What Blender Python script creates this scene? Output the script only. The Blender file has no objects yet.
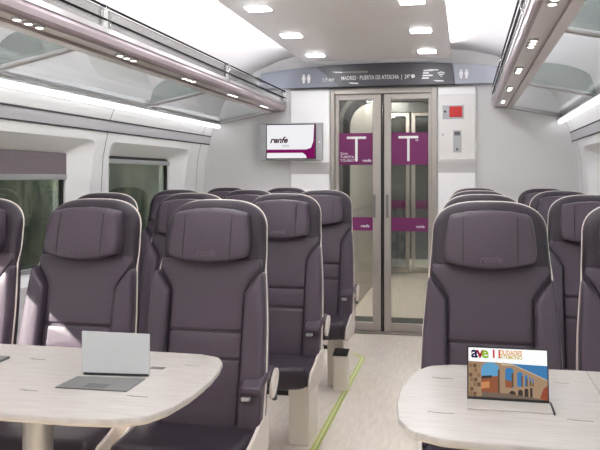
import bpy, bmesh, math, random
from mathutils import Vector, Matrix
random.seed(4)
SC = bpy.context.scene
COL = SC.collection
CX = -0.665            # centre line of the carriage
ENDY = 6.25            # end bulkhead
BACKY = -1.6

# ------------------------------------------------------------------ materials
def srgb(r, g, b):
    f = lambda c: (c/255)/12.92 if c/255 <= 0.04045 else (((c/255)+0.055)/1.055)**2.4
    return (f(r), f(g), f(b), 1)

def mat(name, col, rough=0.5, metal=0.0, spec=0.5, noise=None, bump=0.0, scale=40, coat=0.0, stretch=(1, 1, 1), detail=3):
    m = bpy.data.materials.new(name); m.use_nodes = True
    nt = m.node_tree; b = nt.nodes['Principled BSDF']
    c = srgb(*col)
    b.inputs['Base Color'].default_value = c
    b.inputs['Roughness'].default_value = rough
    b.inputs['Metallic'].default_value = metal
    b.inputs['Specular IOR Level'].default_value = spec
    b.inputs['Coat Weight'].default_value = coat
    if noise is not None or bump:
        tc = nt.nodes.new('ShaderNodeTexCoord'); mp = nt.nodes.new('ShaderNodeMapping')
        mp.inputs['Scale'].default_value = stretch
        nz = nt.nodes.new('ShaderNodeTexNoise'); nz.inputs['Scale'].default_value = scale
        nz.inputs['Detail'].default_value = detail
        nt.links.new(tc.outputs['Object'], mp.inputs['Vector']); nt.links.new(mp.outputs['Vector'], nz.inputs['Vector'])
        if noise is not None:
            mx = nt.nodes.new('ShaderNodeMix'); mx.data_type = 'RGBA'
            mx.inputs[6].default_value = c; mx.inputs[7].default_value = srgb(*noise)
            rp = nt.nodes.new('ShaderNodeMapRange'); rp.inputs[1].default_value = 0.35; rp.inputs[2].default_value = 0.65
            nt.links.new(nz.outputs['Fac'], rp.inputs[0]); nt.links.new(rp.outputs[0], mx.inputs[0])
            nt.links.new(mx.outputs[2], b.inputs['Base Color'])
        if bump:
            bp = nt.nodes.new('ShaderNodeBump'); bp.inputs['Strength'].default_value = bump; bp.inputs['Distance'].default_value = 0.002
            nt.links.new(nz.outputs['Fac'], bp.inputs['Height']); nt.links.new(bp.outputs['Normal'], b.inputs['Normal'])
    return m

def emis(name, col, strength):
    m = bpy.data.materials.new(name); m.use_nodes = True
    nt = m.node_tree; nt.nodes.clear()
    e = nt.nodes.new('ShaderNodeEmission'); e.inputs[0].default_value = srgb(*col); e.inputs[1].default_value = strength
    o = nt.nodes.new('ShaderNodeOutputMaterial'); nt.links.new(e.outputs[0], o.inputs[0])
    return m

def glass(name, tint, refl, rough=0.02, haze=0.0, hazecol=(200, 205, 203), edge=0.6):
    """thin sheet glass: tinted see-through, a mirror share that grows with angle, an optional frosted share"""
    m = bpy.data.materials.new(name); m.use_nodes = True
    nt = m.node_tree; nt.nodes.clear()
    tr = nt.nodes.new('ShaderNodeBsdfTransparent'); tr.inputs[0].default_value = srgb(*tint)
    gl = nt.nodes.new('ShaderNodeBsdfGlossy'); gl.inputs['Roughness'].default_value = rough
    df = nt.nodes.new('ShaderNodeBsdfDiffuse'); df.inputs[0].default_value = srgb(*hazecol)
    m0 = nt.nodes.new('ShaderNodeMixShader'); m0.inputs[0].default_value = haze
    nt.links.new(tr.outputs[0], m0.inputs[1]); nt.links.new(df.outputs[0], m0.inputs[2])
    lw = nt.nodes.new('ShaderNodeLayerWeight'); lw.inputs['Blend'].default_value = 0.25
    ma = nt.nodes.new('ShaderNodeMath'); ma.operation = 'MULTIPLY_ADD'; ma.inputs[1].default_value = edge; ma.inputs[2].default_value = refl
    ma.use_clamp = True
    nt.links.new(lw.outputs['Fresnel'], ma.inputs[0])
    mx = nt.nodes.new('ShaderNodeMixShader')
    nt.links.new(ma.outputs[0], mx.inputs[0]); nt.links.new(m0.outputs[0], mx.inputs[1]); nt.links.new(gl.outputs[0], mx.inputs[2])
    o = nt.nodes.new('ShaderNodeOutputMaterial'); nt.links.new(mx.outputs[0], o.inputs[0])
    return m

M = {}
M['wall'] = mat('wall_plastic', (247, 247, 248), 0.38, noise=(244, 244, 245), scale=3)
M['endwall'] = mat('bulkhead_laminate', (214, 213, 213), 0.42, noise=(211, 210, 210), scale=2)
M['ceiling'] = mat('ceiling_white', (238, 236, 235), 0.5)
M['panel'] = mat('ceiling_panel_greige', (240, 235, 235), 0.4, noise=(238, 233, 233), scale=1.5)
M['floor'] = mat('floor_vinyl', (242, 232, 222), 0.24, noise=(232, 221, 209), scale=6, stretch=(9, 1.2, 1), spec=0.5, detail=6)
M['darkline'] = mat('dark_rubber', (42, 40, 44), 0.6)
M['band'] = mat('grey_band', (186, 185, 189), 0.4)
M['panelseam'] = mat('panel_seam', (120, 116, 116), 0.6)
M['paleband'] = mat('pale_band', (188, 186, 186), 0.4)
M['leather'] = mat('purple_leather', (78, 66, 80), 0.42, noise=(72, 61, 74), bump=0.25, scale=260, spec=0.45)
M['leather_d'] = mat('dark_purple_leather', (52, 43, 54), 0.46, noise=(47, 39, 49), bump=0.25, scale=260, spec=0.4)
M['seam'] = mat('seam_thread', (40, 34, 42), 0.7)
M['emboss'] = mat('embossed_leather', (96, 83, 99), 0.4)
M['cream'] = mat('cream_shell', (222, 212, 204), 0.35)
M['pedestal'] = mat('pedestal_cream', (240, 232, 221), 0.4)
M['table'] = mat('table_laminate', (200, 194, 189), 0.28, noise=(186, 179, 174), scale=9, stretch=(1.2, 14, 1), detail=8)
M['tabedge'] = mat('table_edge', (206, 194, 182), 0.4)
M['recess'] = mat('table_recess_grey', (112, 112, 112), 0.35)
M['mark'] = mat('socket_mark', (138, 134, 130), 0.4)
M['steel'] = mat('brushed_steel', (190, 184, 176), 0.28, metal=1.0)
M['doorframe'] = mat('door_aluminium', (176, 170, 164), 0.38, metal=0.35)
M['silver'] = mat('silver_plastic', (176, 177, 180), 0.35, metal=0.3)
M['lid'] = mat('laptop_lid_silver', (198, 201, 203), 0.34, metal=0.05)
M['black'] = mat('black_plastic', (22, 22, 24), 0.4)
M['railblack'] = mat('rail_black', (14, 14, 15), 0.8, spec=0.1)
M['rubber'] = mat('black_rubber', (20, 20, 22), 0.5)
M['rackbar'] = mat('rack_bar_mauve', (156, 142, 147), 0.34, metal=0.25)
M['channel'] = mat('channel_grey', (224, 217, 218), 0.35)
M['racklip'] = mat('rack_lip_grey', (172, 168, 168), 0.3, metal=0.4)
M['rackglass'] = glass('rack_glass', (244, 246, 246), 0.06, 0.04, 0.06, (215, 218, 218), 0.16)
M['divglass'] = glass('divider_glass', (205, 214, 211), 0.10, 0.05, 0.32, (168, 176, 174))
M['clear'] = glass('clear_plastic', (245, 245, 245), 0.04, 0.05, 0.06, (225, 225, 225))
M['doorglass'] = glass('door_glass', (238, 240, 238), 0.03, 0.01)
M['winglass'] = glass('window_glass', (196, 204, 200), 0.03, 0.01)
M['lamp'] = emis('led_panel', (250, 251, 255), 26.0)
M['strip'] = emis('strip_light', (252, 252, 255), 1.5)
M['cove'] = emis('cove_light', (250, 250, 255), 13.0)
M['added_uplight'] = emis('added_uplight', (250, 250, 255), 5.6)
M['spot'] = emis('reading_led', (255, 250, 246), 2.0)
M['red'] = mat('alarm_red', (196, 34, 36), 0.4)
M['white'] = mat('white_print', (240, 240, 240), 0.5)
M['whiteplastic'] = mat('white_plastic', (226, 224, 222), 0.4)
M['purple'] = mat('purple_film', (112, 26, 92), 0.5)
M['hdr_blue'] = mat('header_blue_grey', (128, 132, 144), 0.35)
M['hdr_dark'] = mat('header_dark', (78, 77, 84), 0.35)
M['hdr_light'] = mat('header_light', (158, 162, 172), 0.35)
M['peach'] = mat('peach_print', (222, 208, 190), 0.5)
M['green'] = mat('floor_line_green', (178, 192, 92), 0.4)
M['greenlight'] = mat('floor_line_pale', (214, 218, 170), 0.4)
M['blind'] = mat('blind_fabric', (134, 122, 128), 0.8, noise=(122, 111, 117), scale=120)
M['bintop'] = mat('bin_lid_grey', (84, 84, 86), 0.4)
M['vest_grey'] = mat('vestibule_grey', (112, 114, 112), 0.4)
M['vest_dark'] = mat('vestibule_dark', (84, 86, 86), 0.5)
M['dimlamp'] = emis('corridor_led', (255, 248, 240), 70.0)
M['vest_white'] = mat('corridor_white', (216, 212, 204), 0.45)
M['mat_dark'] = mat('door_mat', (62, 68, 64), 0.8)
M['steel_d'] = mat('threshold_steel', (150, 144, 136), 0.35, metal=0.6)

# ------------------------------------------------------------------ mesh helpers
def obj(name, bm, m, parent=None, smooth=False, bevel=0.0, seg=2, angle=40):
    me = bpy.data.meshes.new(name)
    bmesh.ops.recalc_face_normals(bm, faces=bm.faces)
    bm.to_mesh(me); bm.free()
    mats = m if isinstance(m, (list, tuple)) else [m]
    for x in mats: me.materials.append(x)
    if smooth:
        for p in me.polygons: p.use_smooth = True
    o = bpy.data.objects.new(name, me); COL.objects.link(o)
    if parent is not None: o.parent = parent
    if bevel:
        b = o.modifiers.new('bevel', 'BEVEL'); b.width = bevel; b.segments = seg; b.limit_method = 'ANGLE'; b.angle_limit = math.radians(angle)
        for p in me.polygons: p.use_smooth = True
        w = o.modifiers.new('wn', 'WEIGHTED_NORMAL'); w.keep_sharp = True
    return o

def tag(o, label=None, cat=None, group=None, kind=None):
    if label: o['label'] = label
    if cat: o['category'] = cat
    if group: o['group'] = group
    if kind: o['kind'] = kind
    return o

def struct(o): o['kind'] = 'structure'; return o

def empty(name, loc=(0, 0, 0), rz=0):
    o = bpy.data.objects.new(name, None); COL.objects.link(o)
    o.location = loc; o.rotation_euler = (0, 0, rz); o.empty_display_size = 0.1
    return o

def bx(bm, x0, x1, y0, y1, z0, z1, mi=0):
    v = [bm.verts.new((x, y, z)) for x in (x0, x1) for y in (y0, y1) for z in (z0, z1)]
    for idx in ((0, 1, 3, 2), (4, 6, 7, 5), (0, 4, 5, 1), (2, 3, 7, 6), (0, 2, 6, 4), (1, 5, 7, 3)):
        f = bm.faces.new([v[i] for i in idx]); f.material_index = mi
    return v

def boxbm(*a):
    bm = bmesh.new(); bx(bm, *a); return bm

def prism(bm, pts, axis, a, b, mi=0):
    """extrude a 2-D outline from a to b along axis; the outline gives the other two axes in order"""
    def P(p, t):
        if axis == 'x': return (t, p[0], p[1])
        if axis == 'y': return (p[0], t, p[1])
        return (p[0], p[1], t)
    A = [bm.verts.new(P(p, a)) for p in pts]; B = [bm.verts.new(P(p, b)) for p in pts]
    n = len(pts)
    f = bm.faces.new(A); f.material_index = mi
    f = bm.faces.new(B[::-1]); f.material_index = mi
    for i in range(n):
        f = bm.faces.new((A[i], B[i], B[(i+1) % n], A[(i+1) % n])); f.material_index = mi

def prismbm(*a):
    bm = bmesh.new(); prism(bm, *a); return bm

def sheet(bm, prof, y0, y1, t, sgn):
    """open (x,z) profile swept along y, given thickness t away from the room (sgn = which way in x)"""
    n = len(prof); N = []
    for i in range(n):
        p = Vector(prof[max(i-1, 0)]); q = Vector(prof[min(i+1, n-1)]); d = (q-p).normalized()
        N.append(Vector((d.y, -d.x))*sgn)
    outer = [(prof[i][0]+N[i].x*t, prof[i][1]+N[i].y*t) for i in range(n)]
    prism(bm, list(prof)+outer[::-1], 'y', y0, y1)

def tube(bm, path, r, seg=8, closed=False, mi=0):
    path = [Vector(p) for p in path]; n = len(path); rings = []
    up = Vector((0, 0, 1))
    for i in range(n):
        a = path[(i-1) % n] if (closed or i > 0) else path[i]
        b = path[(i+1) % n] if (closed or i < n-1) else path[i]
        d = (b-a).normalized()
        ref = up if abs(d.dot(up)) < 0.9 else Vector((1, 0, 0))
        s = d.cross(ref).normalized(); u = s.cross(d).normalized()
        rr = r[i] if isinstance(r, (list, tuple)) else r
        rings.append([bm.verts.new(path[i]+s*math.cos(2*math.pi*k/seg)*rr+u*math.sin(2*math.pi*k/seg)*rr) for k in range(seg)])
    m = n if closed else n-1
    for i in range(m):
        A, B = rings[i], rings[(i+1) % n]
        for k in range(seg):
            f = bm.faces.new((A[k], A[(k+1) % seg], B[(k+1) % seg], B[k])); f.material_index = mi
    if not closed:
        bm.faces.new(rings[0][::-1]); bm.faces.new(rings[-1])

def lathe(bm, prof, c=(0, 0, 0), seg=24, mi=0):
    rings = []
    for r, z in prof:
        rings.append([bm.verts.new((c[0]+r*math.cos(2*math.pi*k/seg), c[1]+r*math.sin(2*math.pi*k/seg), c[2]+z)) for k in range(seg)])
    for A, B in zip(rings, rings[1:]):
        for k in range(seg):
            f = bm.faces.new((A[k], A[(k+1) % seg], B[(k+1) % seg], B[k])); f.material_index = mi
    bm.faces.new(rings[0][::-1]); bm.faces.new(rings[-1])

def rounded(pts, rads, n=6):
    """polygon with rounded corners"""
    out = []; N = len(pts)
    if not isinstance(rads, (list, tuple)): rads = [rads]*N
    for i in range(N):
        p = Vector(pts[i]); a = Vector(pts[i-1]); b = Vector(pts[(i+1) % N]); r = rads[i]
        if r <= 0: out.append(tuple(p)); continue
        da = (a-p).normalized(); db = (b-p).normalized()
        ang = da.angle(db); t = min(r/math.tan(ang/2), (a-p).length*0.49, (b-p).length*0.49)
        s = p+da*t; e = p+db*t
        for k in range(n+1):
            u = k/n
            q = (1-u)**2*s+2*u*(1-u)*p+u*u*e
            out.append((q.x, q.y))
    return out

def dense(pts, step):
    out = []
    for i in range(len(pts)):
        a = Vector(pts[i]); b = Vector(pts[(i+1) % len(pts)]); k = max(1, int((b-a).length/step))
        for j in range(k): q = a.lerp(b, j/k); out.append((q.x, q.y))
    return out

def pad(bm, outline, back, front, r, fmap, crown=0.0, mi=0, bi=None):
    """soft cushion over an outline: rounded rim of radius r, slight crown; fmap(u, v, depth) bends it into place"""
    pts = dense(outline, 0.02)
    xs = [p[0] for p in pts]; zs = [p[1] for p in pts]
    cx, cz = (min(xs)+max(xs))/2, (min(zs)+max(zs))/2
    hx, hz = (max(xs)-min(xs))/2, (max(zs)-min(zs))/2
    rings = []
    def ring(ins, depth, sc=1.0):
        sx = (1-ins/hx)*sc; sz = (1-ins/hz)*sc
        rings.append([bm.verts.new(fmap(cx+(x-cx)*sx, cz+(z-cz)*sz, depth)) for x, z in pts])
    ring(r*0.5 if bi is None else bi, back)
    if bi is None: ring(0, back+min(r*0.4, (front-back)*0.3))
    for k in range(0, 5):
        a = k/4*math.pi/2
        ring(r*(1-math.cos(a)), front-r+r*math.sin(a))
    for k, s in enumerate((0.82, 0.62, 0.42, 0.2)):
        ring(r, front+crown*(1-s*s), s)
    n = len(pts)
    for A, B in zip(rings, rings[1:]):
        for k in range(n):
            f = bm.faces.new((A[k], A[(k+1) % n], B[(k+1) % n], B[k])); f.material_index = mi
    for R, rev in ((rings[0], True), (rings[-1], False)):
        f = bm.faces.new(R[::-1] if rev else R); f.material_index = mi

def text(name, body, size, m, parent, loc, rot=(math.pi/2, 0, 0), ext=0.0006, align='LEFT', shear=0.0, sx=1.0, off=0.0):
    cu = bpy.data.curves.new(name, 'FONT'); cu.body = body; cu.size = size; cu.extrude = ext; cu.align_x = align; cu.shear = shear
    cu.offset = off; cu.resolution_u = 3
    t = bpy.data.objects.new('tmp', cu); COL.objects.link(t)
    dg = bpy.context.evaluated_depsgraph_get()
    me = bpy.data.meshes.new_from_object(t.evaluated_get(dg))
    bpy.data.objects.remove(t); bpy.data.curves.remove(cu)
    me.name = name; me.materials.clear(); me.materials.append(m)
    R = Matrix.Translation(loc) @ Matrix.Rotation(rot[2], 4, 'Z') @ Matrix.Rotation(rot[1], 4, 'Y') @ Matrix.Rotation(rot[0], 4, 'X') @ Matrix.Diagonal((sx, 1, 1, 1))
    me.transform(R)
    o = bpy.data.objects.new(name, me); COL.objects.link(o); o.parent = parent
    return o

def boolean_cut(o, cutters):
    for c in cutters:
        md = o.modifiers.new('cut', 'BOOLEAN'); md.operation = 'DIFFERENCE'; md.object = c; md.solver = 'EXACT'
    dg = bpy.context.evaluated_depsgraph_get()
    me = bpy.data.meshes.new_from_object(o.evaluated_get(dg))
    o.modifiers.clear(); old = o.data; o.data = me; bpy.data.meshes.remove(old)
    for c in cutters:
        d = c.data; bpy.data.objects.remove(c); bpy.data.meshes.remove(d)

def copy_tree(o, parent=None):
    c = o.copy(); COL.objects.link(c)
    if parent is not None: c.parent = parent
    for ch in [x for x in bpy.data.objects if x.parent == o]: copy_tree(ch, c)
    return c

# ------------------------------------------------------------------ carriage shell
HALF = [(1.42, 0.0), (1.50, 0.12), (1.53, 0.45), (1.532, 0.85), (1.527, 1.16), (1.512, 1.40), (1.485, 1.53), (1.468, 1.62), (1.44, 1.69), (1.40, 1.735)]
CEIL = [(1.40, 1.735), (1.385, 1.80), (1.36, 1.88), (1.30, 1.98), (1.20, 2.08), (1.06, 2.17), (0.88, 2.245), (0.68, 2.29), (0.4, 2.31), (0.0, 2.315)]
def halfw(z):
    for (a, z0), (b, z1) in zip(HALF, HALF[1:]):
        if z <= z1: return a+(b-a)*(z-z0)/(z1-z0)
    return HALF[-1][0]

struct(obj('floor', boxbm(CX-1.62, CX+1.62, BACKY, ENDY+0.06, -0.06, 0), M['floor']))

WINS = [(-0.38, 0.66), (1.28, 2.32), (3.01, 4.05), (4.59, 5.63)]
WZ0, WZ1 = 0.775, 1.415
def cutter(x_in, x_out, w):
    y0, y1 = w
    bm = bmesh.new()
    A = rounded([(y0-0.17, 0.70), (y1+0.17, 0.70), (y1+0.15, 1.475), (y0-0.15, 1.475)], 0.09, 6)
    B = rounded([(y0, WZ0), (y1, WZ0), (y1, WZ1), (y0, WZ1)], 0.045, 6)
    # extend the taper linearly into the room, and straight out through the wall
    d = 0.08; k = 1.6
    rings = []
    s = 1 if x_in > x_out else -1
    mid = CX-s*1.60
    A2 = [(a[0]+(a[0]-b[0])*(k-1), a[1]+(a[1]-b[1])*(k-1)) for a, b in zip(A, B)]
    rings.append([bm.verts.new((mid+s*d*k, p[0], p[1])) for p in A2])
    rings.append([bm.verts.new((mid, p[0], p[1])) for p in B])
    rings.append([bm.verts.new((x_out-s*0.1, p[0], p[1])) for p in B])
    n = len(A)
    for R, Q in zip(rings, rings[1:]):
        for i in range(n): bm.faces.new((R[i], R[(i+1) % n], Q[(i+1) % n], Q[i]))
    bm.faces.new(rings[0]); bm.faces.new(rings[-1][::-1])
    return obj('cutter', bm, M['wall'])

for side, s in (('left', -1), ('right', 1)):
    inner = [(CX+s*w, z) for w, z in HALF]
    bm = bmesh.new()
    outer = [(CX+s*1.68, 1.78), (CX+s*1.68, 0.0)]
    prism(bm, inner+outer, 'y', BACKY, ENDY+0.06)
    wall = struct(obj('wall_'+side, bm, M['wall']))
    boolean_cut(wall, [cutter(CX+s*1.50, CX+s*1.68, w) for w in WINS])
    for i, w in enumerate(WINS):
        nm = 'window_%d' % ((0 if side == 'left' else 4)+i+1)
        win = struct(empty(nm, (CX+s*1.625, (w[0]+w[1])/2, WZ0)))
        hw, hh = (w[1]-w[0])/2, (WZ1-WZ0)
        fr = bmesh.new()
        o_ = rounded([(-hw, 0), (hw, 0), (hw, hh), (-hw, hh)], 0.045, 6)
        i_ = rounded([(-hw+0.016, 0.016), (hw-0.016, 0.016), (hw-0.016, hh-0.016), (-hw+0.016, hh-0.016)], 0.035, 6)
        n = len(o_)
        R = [[fr.verts.new((x, p[0], p[1])) for p in P] for x, P in ((-0.012, o_), (-0.012, i_), (0.012, i_), (0.012, o_))]
        for k in range(4):
            A, B = R[k], R[(k+1) % 4]
            for j in range(n): fr.faces.new((A[j], A[(j+1) % n], B[(j+1) % n], B[j]))
        obj('window_frame', fr, M['darkline'], win)
        obj('window_glass', prismbm([p for p in i_], 'x', -0.003, 0.003), M['winglass'], win)
        # pulled-down blind
        drop = {0: 0.03, 1: 0.03, 2: 0.125, 3: 0.02}[i] if side == 'left' else 0.02
        if drop > 0.05:
            obj('window_blind', boxbm(-s*0.03-0.002, -s*0.03+0.002, -hw+0.003, hw-0.003, hh-drop, hh-0.002), M['blind'], win)
        obj('blind_bar', boxbm(-s*0.03-0.007, -s*0.03+0.007, -hw+0.003, hw-0.003, hh-drop-0.03, hh-drop), M['silver'], win, bevel=0.003)
        obj('window_sill', boxbm(-s*0.035-0.02, -s*0.035+0.02, -hw+0.002, hw-0.002, 0.001, 0.012), M['silver'], win)
    # grey signal band with dark edge lines
    prof = [(CX+s*(halfw(z)-0.003), z) for z in (1.553, 1.62)]
    bm = bmesh.new(); sheet(bm, prof, BACKY, ENDY, 0.003, s); struct(obj('trim_1' if s < 0 else 'trim_2', bm, M['band']))
    bm = bmesh.new()
    for z in (1.5525, 1.6205):
        x = CX+s*(halfw(z)-0.004); bx(bm, x-0.0015, x+0.0025, BACKY, ENDY, z-0.0045, z+0.0045)
    struct(obj('trim_3' if s < 0 else 'trim_4', bm, M['darkline']))
    # vertical panel seams
    bm = bmesh.new()
    for y in (0.98, 2.66, 4.345, 6.04):
        prof = [(CX+s*(w-0.001), z) for w, z in HALF[1:]]
        n = len(prof)
        A = [[bm.verts.new((x, yy, z)) for x, z in prof] for yy in (y-0.004, y+0.004)]
        for j in range(n-1): bm.faces.new((A[0][j], A[0][j+1], A[1][j+1], A[1][j]))
    struct(obj('trim_5' if s < 0 else 'trim_6', bm, M['panelseam']))
    # baseboard
    bm = bmesh.new(); sheet(bm, [(CX+s*(halfw(z)-0.004), z) for z in (0.0, 0.12)], BACKY, ENDY, 0.004, s)
    struct(obj('baseboard_'+side, bm, M['band']))

bm = bmesh.new()
prof = [(CX-w, z) for w, z in CEIL]+[(CX+w, z) for w, z in CEIL[::-1][1:]]
sheet(bm, prof, BACKY, ENDY+0.06, 0.03, -1)
struct(obj('ceiling', bm, M['ceiling'], smooth=True))
# dropped central ceiling panel with rounded far corners
PX0, PX1, PY = -1.275, -0.10, 6.03
bm = bmesh.new()
prism(bm, rounded([(PX0, BACKY), (PX1, BACKY), (PX1, PY), (PX0, PY)], [0, 0, 0.10, 0.10], 8), 'z', 2.2, 2.225)
struct(obj('trim_7', bm, M['panel'], bevel=0.006))
# cove lamps on top of the panel's two long edges
for k, x in enumerate((PX0+0.012, PX1-0.012)):
    o = obj('cove_lamp', boxbm(x-0.004, x+0.004, BACKY+0.1, PY-0.12, 2.2255, 2.245), M['cove'])
    tag(o, 'white cove lamp hidden above the %s edge of the grey ceiling panel' % ('left', 'right')[k], 'light', 'cove lamps above the ceiling panel')

# wall behind the camera
struct(obj('wall_back', boxbm(CX-1.6, CX+1.6, BACKY-0.08, BACKY, 0, 2.34), M['endwall']))

# strip lights under the racks
for s in (-1, 1):
    r = empty('strip_light', (CX+s*1.385, 0, 1.705))
    tag(r, 'long bright white strip light along the %s wall under the luggage rack' % ('left' if s < 0 else 'right'), 'light', 'strip lights along the walls')
    obj('diffuser', boxbm(-0.013, 0.013, BACKY+0.05, ENDY-0.03, -0.017, 0.010), M['strip'], r, bevel=0.004)
    obj('light_rail', boxbm(-0.02, 0.02, BACKY+0.02, ENDY-0.01, 0.011, 0.019), M['silver'], r)

# ------------------------------------------------------------------ end bulkhead
DX0, DX1, DZ = -1.086, -0.218, 2.0
Y = ENDY
bm = bmesh.new()
wp = [(CX-w, z) for w, z in HALF]+[(CX-w, z) for w, z in CEIL[1:]]+[(CX+w, z) for w, z in CEIL[::-1][1:]]+[(CX+w, z) for w, z in HALF[::-1][1:]]
prism(bm, wp, 'y', Y, Y+0.06)
wall = struct(obj('wall_end', bm, M['endwall']))
boolean_cut(wall, [obj('cutter', boxbm(DX0, DX1, Y-0.2, Y+0.3, -0.1, DZ), M['wall'])])
# curved columns each side of the door
struct(obj('trim_8', boxbm(-1.425, DX0-0.004, Y-0.035, Y-0.0005, 0, 2.0), M['wall'], bevel=0.012))
struct(obj('trim_9', boxbm(DX1+0.004, 0.088, Y-0.035, Y-0.0005, 0, 2.0), M['wall'], bevel=0.012))
struct(obj('trim_10', boxbm(-1.424, DX0-0.006, Y-0.0375, Y-0.0352, 1.30, 1.395), M['paleband']))
struct(obj('trim_11', boxbm(DX1+0.006, 0.086, Y-0.0375, Y-0.0352, 1.31, 1.395), M['paleband']))
# door surround
bm = bmesh.new()
bx(bm, DX0, DX0+0.035, Y-0.03, Y+0.06, 0, DZ); bx(bm, DX1-0.045, DX1, Y-0.03, Y+0.06, 0, DZ); bx(bm, DX0+0.035, DX1-0.045, Y-0.03, Y+0.06, 1.955, DZ)
struct(obj('trim_12', bm, M['doorframe'], bevel=0.004))
struct(obj('trim_13', boxbm(DX0, DX1, Y-0.06, Y+0.06, 0.0005, 0.012), M['steel_d'], bevel=0.004))

def sliding_leaf(nm, x0, x1, gx0, gx1, zt, yc, signs):
    d = struct(empty(nm, ((x0+x1)/2, yc, 0.012)))
    cx = (x0+x1)/2
    g0, g1 = gx0-cx, gx1-cx; a, b = x0-cx, x1-cx
    bm = bmesh.new(); zb = 0.07; zg = zt-0.045
    bx(bm, a, g0, -0.018, 0.018, 0, zt); bx(bm, g1, b, -0.018, 0.018, 0, zt); bx(bm, g0, g1, -0.018, 0.018, 0, zb); bx(bm, g0, g1, -0.018, 0.018, zg, zt)
    obj('leaf_frame', bm, M['doorframe'], d, bevel=0.003)
    obj('leaf_glass', boxbm(g0+0.001, g1-0.001, -0.003, 0.003, zb+0.001, zg-0.001), M['doorglass'], d)
    return d, g0, g1

YD = Y+0.02
dl, g0, g1 = sliding_leaf('door_1', -1.05, -0.672, -1.022, -0.739, 1.943, YD, 1)
obj('leaf_seal', boxbm(0.1895, 0.201, -0.017, 0.017, 0, 1.943), M['rubber'], dl)
obj('handle_recess', boxbm(0.125, 0.145, -0.0205, -0.0182, 0.93, 1.12), M['vest_grey'], dl)
dr, h0, h1 = sliding_leaf('door_2', -0.645, -0.264, -0.590, -0.290, 1.943, YD, 1)
obj('leaf_seal', boxbm(-0.2015, -0.191, -0.017, 0.017, 0, 1.943), M['rubber'], dr)
obj('handle_recess', boxbm(-0.175, -0.155, -0.0205, -0.0182, 0.93, 1.12), M['vest_grey'], dr)
def big_T(par, cx, zt, w, h, t):
    bm = bmesh.new(); bx(bm, cx-w/2, cx+w/2, -0.0062, -0.0052, zt-t, zt); bx(bm, cx-t/2, cx+t/2, -0.0062, -0.0052, zt-h, zt-t)
    obj('letter', bm, M['white'], par)
for d, a, b, base in ((dl, g0, g1, 0), (dr, h0, h1, 1)):
    sg = obj('door_sign', boxbm(a+0.002, b-0.002, -0.0052, -0.0035, 1.363, 1.625), M['purple'], d)
    big_T(sg, (a+b)/2+(0.005 if base == 0 else -0.01), 1.597, 0.16, 0.205, 0.02)
    st = obj('door_stripe', boxbm(a+0.002, b-0.002, -0.0052, -0.0035, 0.822, 0.932), M['purple'], d)
    if base == 0:
        for k, (tx, sz, zz) in enumerate((('Zona', 0.03, 1.448), ('TURISTA', 0.03, 1.418), ('TOURIST', 0.03, 1.388))):
            text('sign_text', tx, sz, M['white'], sg, (a+0.012, -0.0055, zz))
        text('sign_text', 'renfe', 0.034, M['white'], sg, (b-0.085, -0.0055, 1.388), off=0.0006)
    else:
        text('sign_text', 'ta', 0.03, M['white'], sg, (0.062, -0.0055, 1.555))
    text('sign_text', 'renfe', 0.034, M['white'], st, (b-0.10, -0.0055, 0.85), off=0.0006)

# vestibule and gangway beyond the glass
VY = Y+0.062
struct(obj('floor_vestibule', boxbm(-1.7, 0.35, VY, 12.0, -0.06, -0.001), M['floor']))
struct(obj('trim_14', boxbm(-1.02, -0.24, 6.42, 6.94, 0.0005, 0.006), M['mat_dark']))
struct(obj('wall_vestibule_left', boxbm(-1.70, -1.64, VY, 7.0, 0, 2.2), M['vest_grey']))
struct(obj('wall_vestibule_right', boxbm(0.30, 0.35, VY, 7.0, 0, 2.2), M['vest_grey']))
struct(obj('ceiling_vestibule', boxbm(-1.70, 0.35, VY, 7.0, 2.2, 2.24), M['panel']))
GC = -0.625
def arch(hw, top, r, n=10):
    pts = [(GC-hw, 0.0)]
    for k in range(n+1):
        a = math.pi-math.pi/2*k/n; pts.append((GC-hw+r+r*math.cos(a), top-r+r*math.sin(a)))
    for k in range(n+1):
        a = math.pi/2-math.pi/2*k/n; pts.append((GC+hw-r+r*math.cos(a), top-r+r*math.sin(a)))
    pts.append((GC+hw, 0.0))
    return pts
def arch_ring(bm, A, B, y0, y1):
    n = len(A)
    V = [[bm.verts.new((p[0], y, p[1])) for p in P] for P, y in ((A, y0), (B, y0), (B, y1), (A, y1))]
    for k in range(4):
        P, Q = V[k], V[(k+1) % 4]
        for j in range(n-1): bm.faces.new((P[j], P[j+1], Q[j+1], Q[j]))
    for j in (0, n-1): bm.faces.new([V[k][j] for k in range(4)])
bm = bmesh.new(); arch_ring(bm, arch(0.56, 2.10, 0.30), arch(0.96, 2.2, 0.1), 6.98, 7.0); struct(obj('wall_gangway', bm, M['vest_grey'], smooth=False))
bm = bmesh.new(); arch_ring(bm, arch(0.56, 2.10, 0.30), arch(0.515, 2.06, 0.27), 6.95, 7.03); struct(obj('trim_15', bm, M['rubber']))
bm = bmesh.new(); arch_ring(bm, arch(0.515, 2.06, 0.27), arch(0.475, 2.02, 0.25), 7.0, 7.06); struct(obj('trim_16', bm, M['vest_grey']))
bm = bmesh.new(); arch_ring(bm, arch(0.475, 2.02, 0.25), arch(0.425, 1.965, 0.22), 6.98, 7.1); struct(obj('trim_17', bm, M['rubber']))
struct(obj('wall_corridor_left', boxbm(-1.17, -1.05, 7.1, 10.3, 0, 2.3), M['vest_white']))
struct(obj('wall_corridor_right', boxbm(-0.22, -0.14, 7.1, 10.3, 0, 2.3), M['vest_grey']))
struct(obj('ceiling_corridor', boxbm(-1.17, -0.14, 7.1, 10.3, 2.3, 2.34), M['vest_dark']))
bm = bmesh.new()
for z in (0.95, 1.45): bx(bm, -1.052, -1.047, 7.12, 10.2, z-0.006, z+0.006)
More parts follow.
